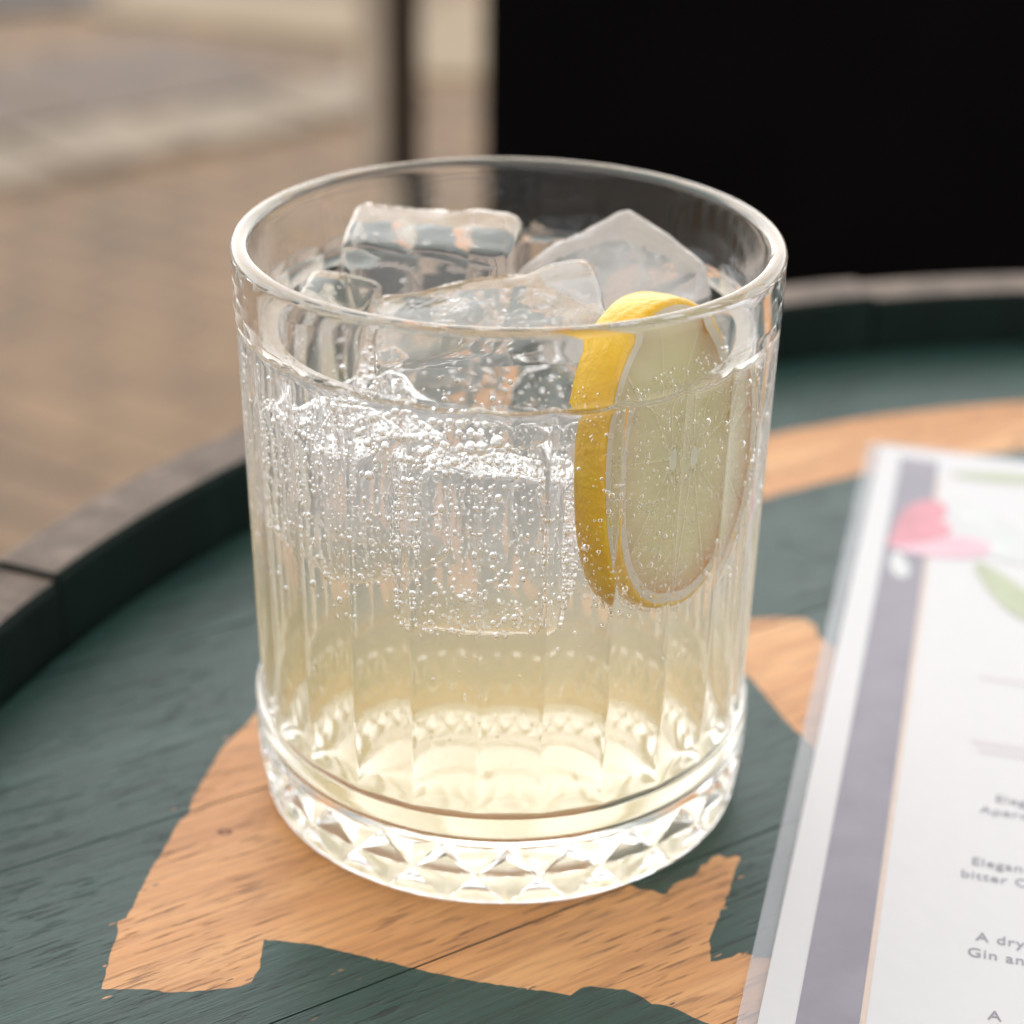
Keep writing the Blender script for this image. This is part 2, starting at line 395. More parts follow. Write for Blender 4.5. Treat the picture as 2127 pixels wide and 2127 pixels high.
GA = radians(32.0)                              # direction of the grain
gx, gy = cos(GA), sin(GA); nx_, ny_ = -gy, gx
oc = BC[0] * nx_ + BC[1] * ny_                  # barrel centre across the grain
sc_ = BC[0] * gx + BC[1] * gy
k = 0
JOINTS = [-39 + 54 * i for i in range(-9, 6)]
for a0, a1 in zip(JOINTS[:-1], JOINTS[1:]):
    lo, hi = max(a0 + 0.16, oc - R_HEAD + .5), min(a1 - 0.16, oc + R_HEAD - .5)
    if hi - lo < 3: continue
    # outline of this board in (along, across) coordinates, clipped by the round head
    pts = []
    N = 14
    for i in range(N + 1):
        v = lo + (hi - lo) * i / N; pts.append((sc_ + sqrt(max(0, R_HEAD ** 2 - (v - oc) ** 2)), v))
    for i in range(N + 1):
        v = hi - (hi - lo) * i / N; pts.append((sc_ - sqrt(max(0, R_HEAD ** 2 - (v - oc) ** 2)), v))
    mid = (lo + hi) / 2
    org = (gx * sc_ + nx_ * mid, gy * sc_ + ny_ * mid)
    def loc(p): return ((p[0] - org[0]) * gx + (p[1] - org[1]) * gy, (p[0] - org[0]) * nx_ + (p[1] - org[1]) * ny_)
    outline = [(p[0] - sc_, p[1] - mid) for p in pts]
    vin = [Vector(p) for p in outline]; fin = [list(range(len(outline)))]
    for sp in [STENCIL, ARC, ARC2, KNOT, KNOT2] + ISLANDS:
        lp = [loc(p) for p in sp]
        if min(p[1] for p in lp) > hi - mid + 2 or max(p[1] for p in lp) < lo - mid - 2: continue
        st = len(vin); vin += [Vector(p) for p in lp]; fin.append(list(range(st, st + len(lp))))
    vo, eo, fo, _, _, of = delaunay_2d_cdt(vin, [], fin, 1, 1e-5)
    verts = [(v.x, v.y, 0.0) for v in vo]; faces = []; fm = []
    locs = [[loc(p) for p in sp] for sp in (STENCIL, ARC, ARC2)]
    isl = [[loc(p) for p in sp] for sp in ISLANDS]
    isl = [(q, min(x for x, y in q), max(x for x, y in q), min(y for x, y in q), max(y for x, y in q)) for q in isl]
    kn, kn2 = [loc(p) for p in KNOT], [loc(p) for p in KNOT2]
    for f in fo:
        c = (sum(vo[i].x for i in f) / len(f), sum(vo[i].y for i in f) / len(f))
        if not inside(c, outline): continue
        a_, b_, c_ = (vo[i] for i in f[:3])
        f = tuple(f) if (b_ - a_).cross(c_ - a_) > 0 else tuple(f)[::-1]
        bare = any(inside(c, lp) for lp in locs)
        if any(b[1] <= c[0] <= b[2] and b[3] <= c[1] <= b[4] and inside(c, b[0]) for b in isl): bare = not bare
        faces.append(f); fm.append(2 if (inside(c, kn) and not inside(c, kn2)) else (1 if bare else 0))
    # worn edges: a bevel, then the sides
    n0 = len(verts); m = len(outline)
    cxm = [(x, y) for x, y in outline]
    for x, y in cxm: verts.append((x, y, 0.0))
    for x, y in cxm: verts.append((x * 1.0008, y + (0.10 if y > 0 else -0.10), -0.5))
    for x, y in cxm: verts.append((x * 1.0008, y + (0.12 if y > 0 else -0.12), -18.0))
    for ring in (0, 1):
        b0 = n0 + ring * m
        for i in range(m):
            j = (i + 1) % m; faces.append((b0 + i, b0 + m + i, b0 + m + j, b0 + j)); fm.append(0)
    faces.append(tuple(n0 + 2 * m + i for i in reversed(range(m)))); fm.append(0)
    pl = mesh_obj('head_plank', verts, faces, [M_paint, M_wood, M_knot], barrel, smooth=False, fmat=fm)
    pl.location = ((org[0] - BC[0]) * MM, (org[1] - BC[1]) * MM, (0 - BZ + 0.0) * MM); pl.rotation_euler = (0, 0, GA)

# staves: the chime stands proud of the head
NST = 28
def stave_mesh():
    verts, faces, fm = [], [], []
    hw = pi / NST - 0.35 / 292
    H = CH_TOP - GZ
    def rout(z):
        t = 2 * z / H - 1; return 300 + 46 * (1 - t * t)
    zs = [H * i / 14 for i in range(14)] + [H - 30, H - 1.6, H]
    A = [-hw + 2 * hw * i / 6 for i in range(7)]
    def add(r, a, z): verts.append((r * cos(a), r * sin(a), z)); return len(verts) - 1
    grid = []
    for z in zs:
        ro = rout(z); ri = ro - 17
        if z > H - 40: ri = 284.3
        if z == H: ri += 0.9; ro -= 2.2
        row_o = [add(ro, a, z) for a in A]; row_i = [add(ri, a, z) for a in A]
        grid.append((row_o, row_i))
    for (o0, i0), (o1, i1) in zip(grid[:-1], grid[1:]):
        last = (o1 is grid[-1][0])
        for q in range(6):
            faces.append((o0[q], o0[q + 1], o1[q + 1], o1[q])); fm.append(1 if last else 0)
            faces.append((i0[q + 1], i0[q], i1[q], i1[q + 1])); fm.append(0)
        faces.append((i0[0], o0[0], o1[0], i1[0])); fm.append(0)
        faces.append((o0[6], i0[6], i1[6], o1[6])); fm.append(0)
    for (oo, ii), flip in ((grid[0], True), (grid[-1], False)):
        for q in range(6):
            f = (oo[q], oo[q + 1], ii[q + 1], ii[q]); faces.append(f if not flip else f[::-1]); fm.append(0 if flip else 1)
    return verts, faces, fm
sv, sf, sm = stave_mesh(); stave_me = None
for k in range(NST):
    if stave_me is None:
        s = mesh_obj('stave', sv, sf, [M_chime, M_worn], barrel, smooth=False, fmat=sm); stave_me = s.data
    else: s = link_mesh('stave', stave_me, (), barrel)
    s.rotation_euler = (0, 0, radians(144.5) + (k + 0.5) * 2 * pi / NST)
    s.location = (0, 0, random.uniform(-1.2, 0.5) * MM)
    s.scale = (1 + random.uniform(-.0012, .0025),) * 2 + (1,)
for z0, z1 in ((12, 62), (150, 190), (715, 755), (845, 890)):
    verts, faces = [], []
    n = 112
    for zi, zz in enumerate((z0, z1)):
        t = 2 * zz / 920 - 1; r = 300 + 46 * (1 - t * t) + 2.2
        for i in range(n): verts.append((r * cos(2 * pi * i / n), r * sin(2 * pi * i / n), zz))
        for i in range(n): verts.append(((r + 2) * cos(2 * pi * i / n), (r + 2) * sin(2 * pi * i / n), zz))
    for i in range(n):
        j = (i + 1) % n
        faces += [(n + i, n + j, 3 * n + j, 3 * n + i), (j, i, 2 * n + i, 2 * n + j), (2 * n + i, 3 * n + i, 3 * n + j, 2 * n + j), (i, j, n + j, n + i)]
    mesh_obj('hoop', verts, faces, [M_hoop], barrel, smooth=False)

# ------------------------------------------------------------------ the tumbler
NF = 26; SEG = 2 * pi / NF
PHI0 = -pi / 2 + radians(1.8)                    # a flute (and a diamond) almost faces the camera
U = [0, .2, .4, .58, .72, .83, .90, .94, .97, 1.0]
US = [-u for u in reversed(U[1:])] + U           # -1..1 over one flute
ANG = []                                         # the angle list shared by every ring
for k in range(NF):
    ANG += [PHI0 + (k + (u + 0) / 2) * SEG for u in US[:-1]]
def r_env(z):                                    # ridges of the flutes
    if z <= 19.0:
        # swelling base
        t = z / 19.0
        return 40.3 + 1.55 * sin(min(1, max(0, t)) * pi * 0.62)
    return 41.0 + (z - 19) / 78.5 * 1.35
def smooth01(t): t = max(0, min(1, t)); return t * t * (3 - 2 * t)
FL_TOP = 87.0; FL_BOT = 18.6
def r_out(u, z):
    d = 0.88
    s = smooth01((FL_TOP - z) / 3.2) * smooth01((z - FL_BOT) / 3.6)
    q = 1 - u * u
    q = q * smooth01((1 - abs(u)) / 0.10) if abs(u) > 0.90 else q
    # collar of the base: the flute floor steps in under the swelling
    return r_env(z) * (1 if z > 19 else 1) - d * q * s - 0.35 * s * (1 - smooth01((z - 20) / 8)) 
def pt(r, a, z): return (r * cos(a), r * sin(a), z)

tumbler = empty('tumbler')
tag(tumbler, 'clear fluted glass tumbler with a diamond cut base standing on the barrel', 'glass')
# flutes
zs = [FL_BOT + 5.4 * (i / 12) for i in range(12)] + [24 + (83.5 - 24) * i / 22 for i in range(22)] + [83.5 + (FL_TOP - 83.5) * i / 8 for i in range(9)]
verts = [pt(r_out(u, z), u / 2 * SEG, z) for z in zs for u in US]; W = len(US)
faces = [(i * W + j, i * W + j + 1, (i + 1) * W + j + 1, (i + 1) * W + j) for i in range(len(zs) - 1) for j in range(W - 1)]
fl_me = None
for k in range(NF):
    if fl_me is None:
        o = mesh_obj('flute', verts, faces, [M_glass], tumbler); fl_me = o.data
    else: o = link_mesh('flute', fl_me, (), tumbler)
    o.rotation_euler = (0, 0, PHI0 + k * SEG)

def lathe(name, prof, mats, parent, closed_center=False, flip=False):
    n = len(ANG); verts = []; faces = []
    for r, z in prof:
        if r <= 1e-6: verts.append((0, 0, z)); continue
        verts += [pt(r, a, z) for a in ANG]
    idx = 0; rows = []
    for r, z in prof:
        if r <= 1e-6: rows.append(idx); idx += 1
        else: rows.append((idx, n)); idx += n
    for a, b in zip(rows[:-1], rows[1:]):
        for i in range(n):
            j = (i + 1) % n
            if isinstance(a, tuple) and isinstance(b, tuple): f = (a[0] + i, a[0] + j, b[0] + j, b[0] + i)
            elif isinstance(b, tuple): f = (a, b[0] + j, b[0] + i)
            else: f = (a[0] + i, a[0] + j, b)
            faces.append(f[::-1] if flip else f)
    return mesh_obj(name, verts, faces, mats, parent)

WATER = 85.6                                     # where the liquid touches the glass
def r_in(z):                                     # inner wall
    return 36.6 + (z - 22) / 75.5 * 2.9
# rim: outer top band, rounded lip, inner dry wall down to the liquid
R0, R1 = r_env(FL_TOP), r_env(96.2)
prof = [(R0, FL_TOP), (r_env(92), 92), (r_env(94.5), 94.5), (R1, 96.2)]
Ri = r_in(96.2); cxr = (R1 + Ri) / 2; hwid = (R1 - Ri) / 2
for i in range(1, 12):
    a = pi * i / 12; prof.append((cxr + hwid * cos(a), 96.2 + 1.45 * sin(a)))
prof += [(Ri, 96.2), (r_in(94), 94), (r_in(91), 91), (r_in(88), 88), (r_in(WATER), WATER)]
lathe('rim', prof, [M_glass], tumbler)
# heavy base: swelling band under the flutes, and the hollow underside
D_TOP, D_MID, D_BOT = 13.6, 7.6, 1.9
prof = [(r_env(D_TOP), D_TOP)] + [(r_env(D_TOP + (FL_BOT - D_TOP) * i / 8), D_TOP + (FL_BOT - D_TOP) * i / 8) for i in range(1, 8)] + [(r_out(1, FL_BOT), FL_BOT)]
lathe('base_band', prof, [M_glass], tumbler)
prof = [(0, 1.5), (12, 1.45), (24, 1.3), (31, 1.1), (34.5, 0.6), (36.0, 0.15), (37.2, 0.0), (38.6, 0.25), (39.6, 0.9), (r_env(D_BOT), D_BOT)]
lathe('foot', prof, [M_glass], tumbler)
# diamond facets
def diamond_mesh():
    verts, faces = [], []
    def P(u, z): return Vector(pt(r_env(z), u / 2 * SEG, z))
    def facet(corners, apex_uv, depth, inset=0.085):
        """corners in (u,z); the ridge round the facet stays on the surface, the middle is sunk to one apex"""
        n = len(corners)
        cu = sum(c[0] for c in corners) / n; cz = sum(c[1] for c in corners) / n
        ins = [P(c[0] + (cu - c[0]) * inset * 1.6, c[1] + (cz - c[1]) * inset * 1.6) for c in corners]
        ins = [v * (1 - 0.004) for v in ins]
        for v, c in zip(ins, corners): v.z /= (1 - 0.004)
        ap = P(*apex_uv); rr = hypot(ap.x, ap.y); ap = Vector((ap.x * (rr - depth) / rr, ap.y * (rr - depth) / rr, ap.z))
        b = len(verts); verts.append(tuple(ap))
        for i in range(n):
            c0, c1 = corners[i], corners[(i + 1) % n]; v0, v1 = ins[i], ins[(i + 1) % n]
            du = abs(c1[0] - c0[0])
            if abs(c1[1] - c0[1]) < 1e-6 and du > 1.5:     # along a ring: same samples as the ring
                ts = []
                us = sorted(set([u for u in US] + [2 + u for u in US] + [-2 + u for u in US]))
                lo_, hi_ = min(c0[0], c1[0]), max(c0[0], c1[0])
                us = [u for u in us if lo_ - 1e-9 <= u <= hi_ + 1e-9]
                if c1[0] < c0[0]: us = us[::-1]
                ts = [(u - c0[0]) / (c1[0] - c0[0]) for u in us]
            else: ts = [q / 4 for q in range(5)]
            outer = []; inner = []
            for t in ts:
                outer.append(len(verts)); verts.append(tuple(P(c0[0] + (c1[0] - c0[0]) * t, c0[1] + (c1[1] - c0[1]) * t)))
                inner.append(len(verts)); verts.append(tuple(v0.lerp(v1, t)))
            for q in range(len(ts) - 1):
                faces.append((outer[q], outer[q + 1], inner[q + 1], inner[q])); faces.append((inner[q], inner[q + 1], b))
    T, L, R, B = (0, D_TOP), (-1, D_MID), (1, D_MID), (0, D_BOT)
    T2, B2 = (2, D_TOP), (2, D_BOT)
    # counter-clockwise seen from outside (u grows to the right)
    facet([T, L, R], (0, 9.3), 2.2)
    facet([L, B, R], (0, 5.9), 1.9)
    facet([T, R, T2], (1, 11.8), 1.0)
    facet([R, B, B2], (1, 3.6), 0.6)
    return verts, faces
dv, df = diamond_mesh(); d_me = None
for k in range(NF):
    if d_me is None:
        o = mesh_obj('diamond_facet', dv, df, [M_glass], tumbler, smooth=False); d_me = o.data
    else: o = link_mesh('diamond_facet', d_me, (), tumbler)
    o.rotation_euler = (0, 0, PHI0 + k * SEG)

# ------------------------------------------------------------------ ice
LVL = 84.4                                       # level of the liquid away from the wall
def face_attr(me, name, vals):
    at = me.attributes.new(name, 'FLOAT', 'FACE'); at.data.foreach_set('value', vals)

ICE = []
def ice_cube(label, size, loc_, rot, seed, rnd=0.16, mat=None, dent=0.0):
    bm = bmesh.new(); bmesh.ops.create_cube(bm, size=2.0)
    bmesh.ops.subdivide_edges(bm, edges=bm.edges[:], cuts=13, use_grid_fill=True)
    R = Matrix.Rotation(radians(rot[2]), 3, 'Z') @ Matrix.Rotation(radians(rot[1]), 3, 'Y') @ Matrix.Rotation(radians(rot[0]), 3, 'X')
    for v in bm.verts:
        c = v.co.copy()
        k = 12.0                                   # rounded box: superellipsoid
        l = (abs(c.x) ** k + abs(c.y) ** k + abs(c.z) ** k) ** (1 / k); q = c / l
        q = c.lerp(q, 1.0)
        p = Vector((q.x * size[0] / 2, q.y * size[1] / 2, q.z * size[2] / 2))
        n = q.normalized()
        p += n * (noise.noise(p * 0.07 + Vector((seed, 0, 0))) * 1.6 + noise.noise(p * 0.22 + Vector((0, seed, 0))) * 0.45)
        if dent and q.z > 0.9:
            p.z -= dent * max(0, 1 - (q.x ** 2 + q.y ** 2) / 0.55)
        v.co = R @ p + Vector(loc_)
    bmesh.ops.bisect_plane(bm, geom=bm.verts[:] + bm.edges[:] + bm.faces[:], dist=1e-4, plane_co=(0, 0, LVL), plane_no=(0, 0, 1))
    bm.normal_update(); bm.verts.index_update()
    vs = [tuple(v.co) for v in bm.verts]; fs = [tuple(v.index for v in f.verts) for f in bm.faces]
    above = [f.calc_center_median().z > LVL for f in bm.faces]
    # outline where it breaks the surface
    loops = []
    cut = [e for e in bm.edges if all(abs(v.co.z - LVL) < 2e-3 for v in e.verts) and len(e.link_faces) == 2 and (e.link_faces[0].calc_center_median().z > LVL) != (e.link_faces[1].calc_center_median().z > LVL)]
    if cut:
        adj = {}
        for e in cut:
            a, b = e.verts[0].index, e.verts[1].index
            adj.setdefault(a, []).append(b); adj.setdefault(b, []).append(a)
        left = set(adj)
        while left:
            st = next(iter(left)); lp = [st]; left.discard(st); cur = st
            while True:
                nx = [q for q in adj[cur] if q in left]
                if not nx: break
                cur = nx[0]; left.discard(cur); lp.append(cur)
            if len(lp) > 4: loops.append([(bm.verts[i].co.x, bm.verts[i].co.y) if False else (vs[i][0], vs[i][1]) for i in lp])
    o = mesh_obj('ice_cube', vs, fs, [mat or M_ice])
    face_attr(o.data, 'interface_ior', [1.31 if a else 0.945 for a in above])
    face_attr(o.data, 'wave', [1.0 if a else 1.0 for a in above])
    tag(o, label, 'ice cube', 'ice cubes in the tumbler')
    faces_info = []
    for f in bm.faces:
        c = f.calc_center_median()
        if c.z < LVL - 1.0: faces_info.append((c.copy(), f.normal.copy(), f.calc_area()))
    bm.free()
    ICE.append((o, loops, faces_info))
    return o
ice_cube('clear square ice cube rising at the back of the glass beside the frosted one', (28, 20, 27), (-13.0, 16.0, 80.3), (4, 2, -5), 1.0)
ice_cube('frosted white ice cube standing on its corner behind the lemon slice', (24, 22, 24), (17.8, 13.5, 78.6), (16, -20, 36), 2.3, mat=M_frost)
ice_cube('wide wet ice slab sloping across the middle of the drink', (35, 25, 15), (-2.0, -8.5, 81.4), (6, -10, 6), 3.7)
ice_cube('small clear ice chip between the wall and the sloping ice slab', (12, 15, 15), (-28.0, 2.0, 79.5), (8, 10, -12), 8.8)
ice_cube('bubble coated ice cube under the surface against the wall away from the lemon', (22, 24, 21), (-21.0, -13.5, 63.5), (3, -4, 34), 4.1)
ice_cube('long clear ice cube hanging deep in the drink beside the lemon rind', (20, 17, 25), (-2.5, -23.0, 59.0), (-3, 2, -3), 5.9)
ice_cube('sunken clear ice cube below the lemon slice', (23, 22, 22), (15.5, 11.5, 52.5), (6, 8, 28), 6.4)
ice_cube('sunken clear ice cube below the hollow ice cube', (22, 21, 22), (-13.0, 16.5, 54.0), (-5, 6, 12), 7.7)

# ------------------------------------------------------------------ liquid
drink = empty('drink', (0, 0, 0))
tag(drink, 'pale yellow sparkling drink filling the fluted tumbler', 'drink')
lv, lf, lattr, lwave = [], [], [], []
n = len(ANG)
wall = [(r_in(WATER), WATER)] + [(r_in(z), z) for z in (84, 80, 74, 66, 58, 50, 42, 34, 28, 24, 20, 16)]
FLOOR = 10.8; rc = 3.6; rb = r_in(14.4) - 0.02
wall += [(rb - rc + rc * cos(a), FLOOR + rc - rc * sin(a)) for a in [radians(x) for x in (0, 15, 30, 45, 60, 75, 90)]]
wall += [(24, FLOOR - 0.15), (12, FLOOR - 0.3)]
for r, z in wall: lv += [pt(r, a, z) for a in ANG]
for k in range(len(wall) - 1):
    for i in range(n):
        j = (i + 1) % n; lf.append((k * n + j, k * n + i, (k + 1) * n + i, (k + 1) * n + j)); lattr.append(1.333 / 1.5); lwave.append(0.0)
lf = [f[::-1] for f in lf]
cidx = len(lv); lv.append((0, 0, FLOOR - 0.35)); b0 = (len(wall) - 1) * n
for i in range(n): lf.append((b0 + (i + 1) % n, b0 + i, cidx)); lattr.append(1.333 / 1.5); lwave.append(0.0)
# orient: side faces must look outwards
def fix(f):
    a, b, c = (Vector(lv[i]) for i in f[:3]); nn = (b - a).cross(c - a); m = (a + b + c) / 3
    out = Vector((m.x, m.y, 0)) if m.z > FLOOR + 1 else Vector((0, 0, -1))
    return f if nn.dot(out) > 0 else f[::-1]
lf = [fix(f) for f in lf]
# meniscus rings
men = [(0.35, 85.15), (0.8, 84.85), (1.4, 84.6), (2.2, 84.45), (3.2, LVL)]
prev = 0
for dr, z in men:
    st = len(lv); r = r_in(WATER) - dr; lv += [pt(r, a, z) for a in ANG]
    for i in range(n):
        j = (i + 1) % n; lf.append((prev + i, prev + j, st + j, st + i)); lattr.append(1.333); lwave.append(0.3)
    prev = st
# level surface with openings where ice breaks through
ring = [Vector((lv[prev + i][0], lv[prev + i][1])) for i in range(n)]
vin = ring[:]; fin = [list(range(n))]
for _, loops, _ in ICE:
    for lp in loops:
        st = len(vin); vin += [Vector(p) for p in lp]; fin.append(list(range(st, st + len(lp))))
vo, eo, fo, ov, _, of = delaunay_2d_cdt(vin, [], fin, 1, 1e-6)
base = len(lv)
rim_r = r_in(WATER) - men[-1][0]
mapidx = {}
for i, v in enumerate(vo):
    lv.append((v.x, v.y, LVL))
for f, src in zip(fo, of):
    if src == [0] or (0 in src and len(src) == 1):
        f = tuple(base + i for i in f)
        a, b, c = (Vector(lv[i]) for i in f[:3])
        lf.append(f if (b - a).cross(c - a).z > 0 else f[::-1]); lattr.append(1.333); lwave.append(1.0)
for i in range(len(lf)):
    if lattr[i] > 1 and lwave[i] == 0.3:
        a, b, c = (Vector(lv[q]) for q in lf[i][:3])
        if (b - a).cross(c - a).z < 0: lf[i] = lf[i][::-1]
lq = mesh_obj('liquid', lv, lf, [M_liquid], drink)
face_attr(lq.data, 'interface_ior', lattr); face_attr(lq.data, 'wave', lwave)

# yellow cordial that has settled towards the bottom, in three soft layers
def settled(z_low, z_top, col, dens):
    t = NT('settled_cordial'); v = t.new('ShaderNodeVolumePrincipled'); v.inputs['Color'].default_value = (*col, 1)
    v.inputs['Density'].default_value = dens; v.inputs['Anisotropy'].default_value = 0.55; t.link(v.outputs[0], t.out.inputs['Volume'])
    if z_low is None:
        low = [(r - 0.05, z + 0.06) for r, z in wall if z < z_top - 0.5] + [(0, FLOOR - 0.2)]
    else:
        low = [(r_in(z_low) - 0.05, z_low), (20, z_low), (0, z_low)]
    lathe('settled_layer', [(0, z_top), (20, z_top), (r_in(z_top) - 0.05, z_top)] + low, [t.m], drink, flip=True)
settled(None, 24.0, (1.0, 0.85, 0.37), 24.0)
settled(24.02, 29.0, (1.0, 0.855, 0.39), 20.0)
settled(29.02, 34.0, (1.0, 0.87, 0.45), 14.0)
settled(34.02, 39.0, (1.0, 0.905, 0.56), 8.0)
settled(39.02, 44.0, (1.0, 0.94, 0.70), 4.0)

# ------------------------------------------------------------------ lemon slice
lem = empty('lemon_slice', (21.8, -16.9, 70.4))
tag(lem, 'thick lemon slice standing upright against the glass wall with its rind above the drink', 'lemon')
LA = radians(50)                                  # the cut face looks to the right of the camera
ex = Vector((cos(LA), sin(LA), 0)); en = Vector((sin(LA), -cos(LA), 0))
tilt = Matrix.Rotation(radians(-4), 3, ex)
ex = tilt @ ex; en = tilt @ en; ez = Vector((0, 0, 1)); ez = tilt @ ez
def L3(x, y, z): return tuple(ex * x + ez * y + en * z)   # x along the slice, y up, z towards its front face
AX, AY, TH = 17.4, 23.4, 3.6
def oval(t, s=1.0, d=0.0):
    x = (AX - d) * s * cos(t); sy = sin(t); y = (AY - d) * s * (sy if sy > 0 else -abs(sy) ** 0.72)
    w = 1 + 0.02 * sin(3 * t + 1)
    return x * w, y * w
NL = 96
# rind: rounded band
prof = [(2.0, TH), (0.7, TH), (0.25, TH - 0.25), (0.0, TH - 0.9), (-0.15, 0), (0.0, -TH + 0.9), (0.25, -TH + 0.25), (0.7, -TH), (2.0, -TH)]
verts, faces = [], []
for d, z in prof:
    for i in range(NL):
        t = 2 * pi * i / NL; x, y = oval(t, 1.0, d)
        verts.append(L3(x, y, z + 0.12 * noise.noise(Vector((x, y, z)) * .4)))
for k in range(len(prof) - 1):
    for i in range(NL):
        j = (i + 1) % NL; faces.append((k * NL + i, (k + 1) * NL + i, (k + 1) * NL + j, k * NL + j))
mesh_obj('rind', verts, faces, [M_rind], lem)
verts, faces = [], []
for sgn in (1, -1):
    b = len(verts)
    for d in (0.95, 1.6, 2.5):
        for i in range(NL): x, y = oval(2 * pi * i / NL, 1.0, d); verts.append(L3(x, y, sgn * (TH + 0.10 - 0.06 * (d - 0.95))))
    for k in range(2):
        for i in range(NL):
            j = (i + 1) % NL; f = (b + k * NL + i, b + k * NL + j, b + (k + 1) * NL + j, b + (k + 1) * NL + i); faces.append(f if sgn > 0 else f[::-1])
mesh_obj('pith', verts, faces, [M_pith], lem)
for k in range(9):                                # thin walls between the segments, and the core
    t = 2 * pi * k / 9 + 0.2; x1, y1 = oval(t, 1.0, 2.2); x0, y0 = oval(t, 0.05, 3.4); q = 0.09
    tx, ty = -sin(t) * q, cos(t) * q; zt = TH - 1.3
    vs = [L3(x0 - tx, y0 - ty, zt), L3(x0 + tx, y0 + ty, zt), L3(x1 + tx * 1.6, y1 + ty * 1.6, zt), L3(x1 - tx * 1.6, y1 - ty * 1.6, zt)]
    vs += [L3(x0 - tx, y0 - ty, -zt), L3(x0 + tx, y0 + ty, -zt), L3(x1 + tx * 1.6, y1 + ty * 1.6, -zt), L3(x1 - tx * 1.6, y1 - ty * 1.6, -zt)]
    mesh_obj('membrane', vs, [(0, 3, 2, 1), (4, 5, 6, 7), (0, 1, 5, 4), (1, 2, 6, 5), (2, 3, 7, 6), (3, 0, 4, 7)], [M_pith], lem, smooth=False)
verts = []; faces = []
for z in (TH - .9, -TH + .9): verts += [L3(*oval(2 * pi * i / 20, 0.09, 3.4), z) for i in range(20)]
faces = [tuple(range(20)), tuple(reversed(range(20, 40)))] + [(i, 20 + i, 20 + (i + 1) % 20, (i + 1) % 20) for i in range(20)]
mesh_obj('core', verts, faces, [M_pith], lem, smooth=False)
NS = 9
for k in range(NS):
    t0 = 2 * pi * k / NS + 0.025 + 0.2; t1 = 2 * pi * (k + 1) / NS - 0.025 + 0.2
    out = [oval(t0 + (t1 - t0) * i / 10, 0.985 if 0 < i < 10 else 0.95, 1.9) for i in range(11)] + [oval(t0 + (t1 - t0) * i / 3, 0.12, 3.2) for i in range(3, -1, -1)]
    cx_ = sum(p[0] for p in out) / len(out); cy_ = sum(p[1] for p in out) / len(out); m = len(out)
    rings = [(0.9, TH + .30), (0.97, TH + .22), (1.0, TH - .1), (1.0, -TH + .1), (0.97, -TH - .22), (0.9, -TH - .30)]
    verts = [L3(cx_ + (x - cx_) * q, cy_ + (y - cy_) * q, z) for q, z in rings for x, y in out]
    faces = [(a * m + i, (a + 1) * m + i, (a + 1) * m + (i + 1) % m, a * m + (i + 1) % m) for a in range(5) for i in range(m)]
    faces += [tuple(range(m)), tuple(reversed(range(5 * m, 6 * m)))]
    bm = bmesh.new(); bv = [bm.verts.new([c * MM for c in v]) for v in verts]
    for f in faces: bm.faces.new([bv[i] for i in f])
    bmesh.ops.recalc_face_normals(bm, faces=bm.faces[:])
    me = bpy.data.meshes.new('segment'); bm.to_mesh(me); bm.free(); me.materials.append(M_flesh)
    link_mesh('segment', me, (), lem)

# ------------------------------------------------------------------ bubbles
def ico(sub):
    bm = bmesh.new(); bmesh.ops.create_icosphere(bm, subdivisions=sub, radius=1.0)
    bm.verts.index_update(); v = [v.co.copy() for v in bm.verts]; f = [tuple(x.index for x in q.verts) for q in bm.faces]; bm.free(); return v, f
I2 = ico(2); I3 = ico(3)
placed = {}
def free_spot(p, r):
    key = (int(p.x // 3), int(p.y // 3), int(p.z // 3))
    for a in (-1, 0, 1):
        for b in (-1, 0, 1):
            for c in (-1, 0, 1):
                for q, rq in placed.get((key[0] + a, key[1] + b, key[2] + c), ()):
                    if (p - q).length < r + rq + 0.02: return False
    placed.setdefault(key, []).append((p, r)); return True
lem_c = Vector((21.8, -16.9, 70.4))
def in_lemon(p, m=0.0):
    q = p - lem_c; x, y, z = q.dot(ex), q.dot(ez), q.dot(en)
    return abs(z) < TH + .4 + m and (x / (AX + .4 + m)) ** 2 + (y / (AY + .4 + m)) ** 2 < 1
from mathutils.bvhtree import BVHTree
trees = [BVHTree.FromPolygons([tuple(c / MM for c in v.co) for v in o.data.vertices], [tuple(p.vertices) for p in o.data.polygons]) for o, _, _ in ICE]
def in_ice(p, r):
    for t in trees:
        c, nn, _, d = t.find_nearest(p)
        if d < r * 0.98 or (p - c).dot(nn) < 0: return True
    return False
spots = []
def try_add(p, r):
    if p.z > LVL - r - 0.1 or p.z < 21 or hypot(p.x, p.y) > r_in(max(22, p.z)) - r - 0.05: return False
    if in_lemon(p, r) or in_ice(p, r): return False
    if not free_spot(p, r): return False
    spots.append((p, r)); return True
rb_ = random.Random(11)
# big cluster close under the surface, on the camera side
for _ in range(520):
    a = radians(rb_.uniform(-128, -92)); r = min(1.15, max(0.22, rb_.gauss(0.5, 0.28)))
    z = rb_.uniform(72, 83.5); 
    low = 74 + abs(math.degrees(a) + 105) * 0.22
    if z < low: continue
    p = Vector(pt(r_in(z) - r - 0.06 - abs(rb_.gauss(0, 0.8)), a, z))
    try_add(p, r)
